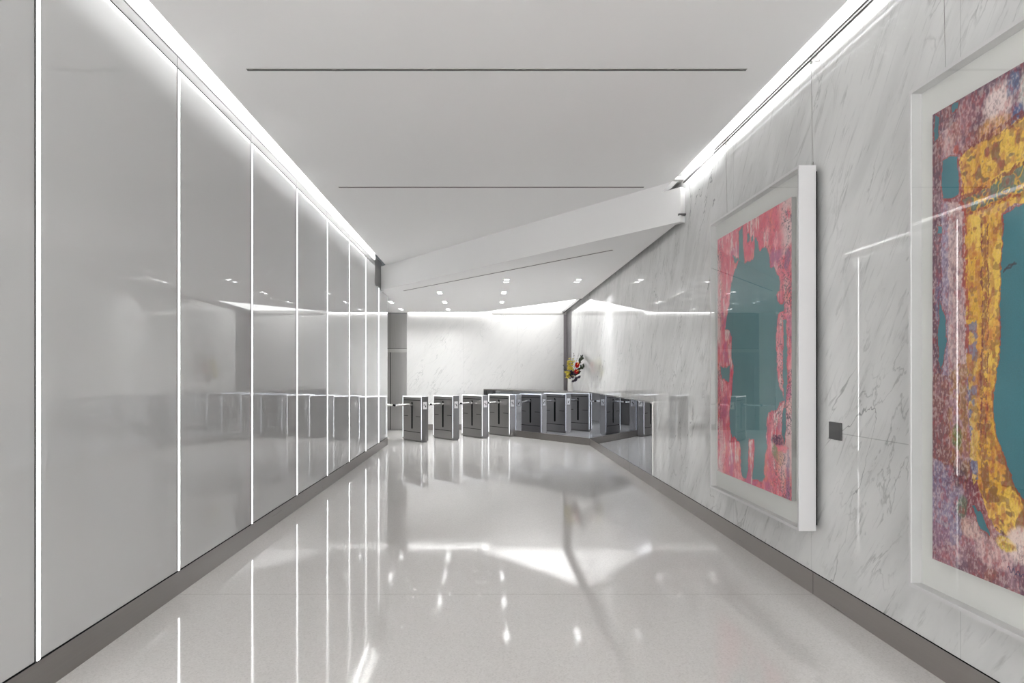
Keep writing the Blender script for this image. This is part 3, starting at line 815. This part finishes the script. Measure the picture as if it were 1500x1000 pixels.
    img = mixc(img, (226, 184, 66), lc*sm(-lace, -0.075, -0.035))
    scroll = np.abs(fbm(u*1.0, v*1.0, 20, 271, 2)-0.5)
    img, rail = P([(1412, 236), (1450, 214), (1494, 196), (1494, 236), (1450, 262), (1412, 284)], (226, 184, 58), 0.5)
    img = mixc(img, (122, 92, 62), rail*2*sm(fbm(u, v, 24, 283, 2), 0.535, 0.575)*0.85)
    foot = inpoly(wu, wv, [uv_of(a, b_, yf) for a, b_ in [(1432, 600), (1460, 610), (1520, 760), (1520, 820), (1440, 730)]])
    img = mixc(img, (128, 84, 50), foot*band*sm(fbm(u, v, 24, 287, 2), 0.53, 0.57)*0.85)
    img = mixc(img, (140, 86, 46), band*(1-lc)*sm(fbm(u, v, 40, 281, 2), 0.58, 0.63)*0.6)
    img = mixc(img, (150, 40, 40), band*sm(-scroll, -0.018, -0.008)*0.4)
    img = mixc(img, (176, 60, 52), band*sm(fbm(u*1.6, v*0.6, 22, 289, 3), 0.60, 0.66)*0.4)
    # chain border and red-brown rules
    for pl, wd, cl in (([(1405, 224), (1440, 204), (1500, 170)], 0.016, (128, 40, 40)), ([(1412, 290), (1450, 268), (1500, 240)], 0.010, (128, 50, 40)), ([(1413, 316), (1452, 300), (1500, 280)], 0.007, (150, 60, 40)),
                       ([(1411, 300), (1414, 400), (1416, 520)], 0.013, (168, 60, 52)), ([(1440, 318), (1441, 500), (1440, 640), (1444, 712)], 0.016, (150, 96, 52)), ([(1437, 330), (1438, 500), (1437, 640)], 0.004, (120, 40, 40)), ([(1446, 330), (1447, 500), (1445, 640)], 0.004, (120, 40, 40)),
                       ([(1406, 226), (1410, 296)], 0.016, (160, 50, 44)), ([(1380, 296), (1408, 290)], 0.010, (140, 40, 56)), ([(1460, 772), (1500, 806)], 0.006, (90, 40, 60))):
        img = mixc(img, cl, (seg_dist(wu, wv, yf, pl) < wd)*0.85*sm(n5, 0.38, 0.48))
    # pale clouds at the foot
    img = B(1497, 800, 0.075, 0.075, (230, 208, 204), 0.95); img = B(1455, 812, 0.10, 0.055, (214, 178, 180), 0.85, pat=soft); img = B(1425, 775, 0.07, 0.05, (214, 180, 172), 0.8, pat=soft)
    img = B(1474, 797, 0.05, 0.028, (226, 196, 66), 0.9)
    out = 1-np.clip(band, 0, 1)*0.7
    sc = np.abs(fbm(u*1.6, v*0.9, 26, 301, 4)-0.5)
    img = mixc(img, (116, 34, 48), sm(-sc, -0.026, -0.012)*out*0.45)
    img = mixc(img, (62, 38, 58), sm(n3, 0.58, 0.66)*out*0.32)
    img = mixc(img, (236, 220, 214), sm(-n3, -0.42, -0.36)*out*0.3)
    img = mixc(img, (176, 50, 50), sm(fbm(u*1.4, v*0.8, 44, 311, 3), 0.60, 0.70)*0.35)
    for pl in ([(1600, 240), (1500, 300), (1470, 318), (1467, 350), (1465, 450), (1468, 480), (1462, 530), (1455, 590), (1458, 625), (1470, 665), (1490, 720), (1510, 745), (1600, 800)],
               [(1380, 236), (1403, 226), (1405, 286), (1381, 294)], [(1375, 440), (1381, 455), (1387, 500), (1379, 545), (1375, 520)], [(1424, 742), (1438, 752), (1452, 786), (1436, 776)],
               [(1368, 168), (1376, 172), (1374, 200), (1368, 206)], [(1373, 332), (1380, 334), (1378, 347), (1373, 345)], [(1394, 154), (1404, 148), (1402, 160), (1394, 166)]):
        q = [uv_of(a, b_, yf) for a, b_ in pl]
        m = inpoly(wu, wv, q); fat = np.zeros(u.shape, bool)
        for du, dv in ((0.006, 0), (-0.006, 0), (0, 0.007), (0, -0.007)): fat |= inpoly(wu+du, wv+dv, q)
        img = mixc(img, (150, 48, 48), (fat & ~m)*0.7)
        tc = np.zeros(u.shape+(3,)); tc[:] = s2l((52, 112, 126)); tc = mixc(tc, (64, 124, 136), fbm(u, v, 4, 321))
        img = np.where(m[..., None], tc, img)
    # a small sketched bird-like stroke on the teal field
    for pl in ([(1470, 398), (1478, 388), (1488, 386)], [(1472, 394), (1480, 392), (1486, 384)]):
        img = mixc(img, (60, 44, 56), (seg_dist(um, v, yf, pl) < 0.004)*0.8)
    return img

def art_material(name):
    m, nt, b_ = new_mat(name); L = nt.links.new
    at = nt.nodes.new('ShaderNodeAttribute'); at.attribute_name = 'ink'
    tc = nt.nodes.new('ShaderNodeTexCoord')
    n = nt.nodes.new('ShaderNodeTexNoise'); n.inputs['Scale'].default_value = 160; n.inputs['Detail'].default_value = 3; L(tc.outputs['Object'], n.inputs['Vector'])
    mr = nt.nodes.new('ShaderNodeMapRange'); mr.inputs['To Min'].default_value = 1.0; mr.inputs['To Max'].default_value = 1.38; L(n.outputs['Fac'], mr.inputs['Value'])
    mx = nt.nodes.new('ShaderNodeMixRGB'); mx.blend_type = 'MULTIPLY'; mx.inputs['Fac'].default_value = 1.0
    L(at.outputs['Color'], mx.inputs['Color1']); L(mr.outputs['Result'], mx.inputs['Color2']); L(mx.outputs['Color'], b_.inputs['Base Color'])
    b_.inputs['Roughness'].default_value = 0.55
    return m
M_ART = art_material('printed_canvas')

def make_art(yfar, func, name, label, nu, nv):
    yn = yfar-FY; yc = yfar-FY/2
    root = empty(name, (FX1, yc, FZ0))
    inv_ = Matrix.Translation((-FX1, -yc, -FZ0))
    f = 0.018
    fr = MB()
    fr.box(FX0, FX1, yn, yn+f, FZ0, FZ1, inv_, 0.0015); fr.box(FX0, FX1, yfar-f, yfar, FZ0, FZ1, inv_, 0.0015)
    fr.box(FX0, FX1, yn+f, yfar-f, FZ0, FZ0+f, inv_); fr.box(FX0, FX1, yn+f, yfar-f, FZ1-f, FZ1, inv_)
    fr.build('frame', M_WHITE, root)
    MB().box(2.082, 2.10, yn+f, yfar-f, FZ0+f, FZ1-f, inv_).build('mat_board', M_MATB, root)
    MB().box(FX0+0.004, FX0+0.007, yn+f, yfar-f, FZ0+f, FZ1-f, inv_).build('glazing', M_CLEAR, root)
    MB().box(FX1, FX1+0.022, yn+0.03, yfar-0.03, FZ0+0.03, FZ1-0.03, inv_).build('shadow_backing', M_BLACK, root)  # black sheet added to darken the shadow gap between frame and wall
    # canvas: printed sheet mounted proud of the mat
    pf = yfar-0.1455 + 0.0; pn = pf-PW
    cv = MB().box(PX+0.0008, 2.0815, pn, pf, PZ0, PZ1, inv_).build('canvas', M_SIDE, root)
    u, v = grid_uv(nu, nv)
    colr = func(u, v)
    co = np.zeros((nu, nv, 3)); co[..., 0] = PX; co[..., 1] = pf-u; co[..., 2] = PZ0+v
    co = co.reshape(-1, 3)-np.array([FX1, yc, FZ0])
    idx = np.arange(nu*nv).reshape(nu, nv)
    # faces look towards -X
    quads = np.stack([idx[:-1, :-1], idx[1:, :-1], idx[1:, 1:], idx[:-1, 1:]], -1).reshape(-1, 4)
    me = bpy.data.meshes.new('printed_face')
    nvt = nu*nv; nq = len(quads)
    me.vertices.add(nvt); me.vertices.foreach_set('co', co.astype(np.float32).ravel())
    me.loops.add(nq*4); me.loops.foreach_set('vertex_index', quads.astype(np.int32).ravel())
    me.polygons.add(nq); me.polygons.foreach_set('loop_start', np.arange(0, nq*4, 4, dtype=np.int32))
    try: me.polygons.foreach_set('loop_total', np.full(nq, 4, dtype=np.int32))
    except Exception: pass
    me.update(); me.validate()
    at = me.color_attributes.new('ink', 'FLOAT_COLOR', 'POINT')
    c4 = np.ones((nvt, 4), np.float32); c4[:, :3] = colr.reshape(-1, 3)
    at.data.foreach_set('color', c4.ravel())
    me.materials.append(M_ART)
    pf_o = bpy.data.objects.new('printed_face', me); COL.objects.link(pf_o); pf_o.parent = cv
    tag(root, label, 'artwork', 'white framed abstract artworks on the marble wall')
    return root, cv, inv_
make_art(6.145, picture_pink, 'framed_artwork', 'tall abstract artwork with ragged pink border around teal, in a deep white frame', 420, 600)
r2, cv2, inv2 = make_art(3.2685, picture_gold, 'framed_artwork', 'tall abstract artwork with ornate yellow band and teal field, cut off at right edge', 520, 730)
# small blue scribble in the lower pale patch of the yellow artwork
g = MB()
a0, b0 = uv_of(1476, 832, 3.123)
pp = []
for i in range(40):
    t = i/39
    pp.append((PX-0.0008, 3.123-(a0+0.13*t), PZ0+b0+0.012*math.sin(t*34)*(1-0.5*t)-0.012*t))
g.tube(pp, 0.0011, 5, inv2)
g.build('pen_scribble', pmat('blue_ink', (0.05, 0.06, 0.16), rough=0.6), cv2)

# hanging rods, cables
rl = empty('picture_rail', (2.12, 0, ZC1-0.06))
for (dz, dx) in ((0.014, 0.0), (-0.014, -0.004)):
    MB().tube([(dx, YN+0.05, dz), (dx, 6.28, dz)], 0.0072, 10).build('rod', M_RAIL, rl, smooth=True)
for y in (1.6, 3.18, 4.44, 6.03):
    MB().box(0.0, 0.06, y-0.008, y+0.008, -0.02, 0.02).build('bracket', M_ALU, rl)
tag(rl, 'double metal picture rail running along the top of the marble wall', 'rail')
for (y, lab) in ((4.455, 'thin steel cable at the near corner of the pink artwork'), (6.03, 'thin steel cable at the far corner of the pink artwork'), (3.175, 'thin steel cable at the far corner of the yellow artwork')):
    o = empty('hanging_cable', (2.145, y, FZ1))
    MB().tube([(0.0, 0, 0.035), (-0.012, 0, ZC1-0.075-FZ1)], 0.0015, 6).build('wire', M_ALU, o)
    h = MB().tube([(0, -0.008, 0.0), (0, -0.008, 0.02), (0, 0, 0.036), (0, 0.008, 0.02), (0, 0.008, 0.0)], 0.003, 6)
    h.build('hook', M_ALU, o)
    MB().box(-0.018, -0.006, -0.009, 0.009, ZC1-0.09-FZ1, ZC1-0.055-FZ1).build('clamp', M_WHITE, o)
    tag(o, lab, 'cable', 'artwork hanging cables')

# dark plate on the marble between the artworks
wp = empty('wall_plate', (XR, 4.228, 1.105))
MB().box(-0.012, 0.0, -0.072, 0.072, -0.054, 0.054, bevel=0.003).build('cover', M_GREYP, wp)
tag(wp, 'small dark grey square wall plate on the marble between the two artworks', 'wall plate')

# ------------------------------------------------------------------ world, camera, view
w = bpy.data.worlds.new('world'); scene.world = w; w.use_nodes = True
w.node_tree.nodes['Background'].inputs['Color'].default_value = (0.8, 0.85, 0.9, 1)
w.node_tree.nodes['Background'].inputs['Strength'].default_value = 0.05

cam = bpy.data.cameras.new('camera'); co = bpy.data.objects.new('camera', cam); COL.objects.link(co)
co.location = (0, 0, H); co.rotation_euler = (PI/2, 0, 0)
cam.sensor_fit = 'HORIZONTAL'; cam.sensor_width = 36.0; cam.lens = 24.0
cam.shift_x = (750-709.5)/1500; cam.shift_y = (549.5-500)/1500
cam.clip_start = 0.05; cam.clip_end = 100
scene.camera = co

scene.view_settings.view_transform = 'Standard'; scene.view_settings.look = 'None'
scene.view_settings.gamma = 1.0; scene.view_settings.use_curve_mapping = False
scene.view_settings.exposure = 1.62
scene.cycles.max_bounces = 14; scene.cycles.diffuse_bounces = 7; scene.cycles.glossy_bounces = 6
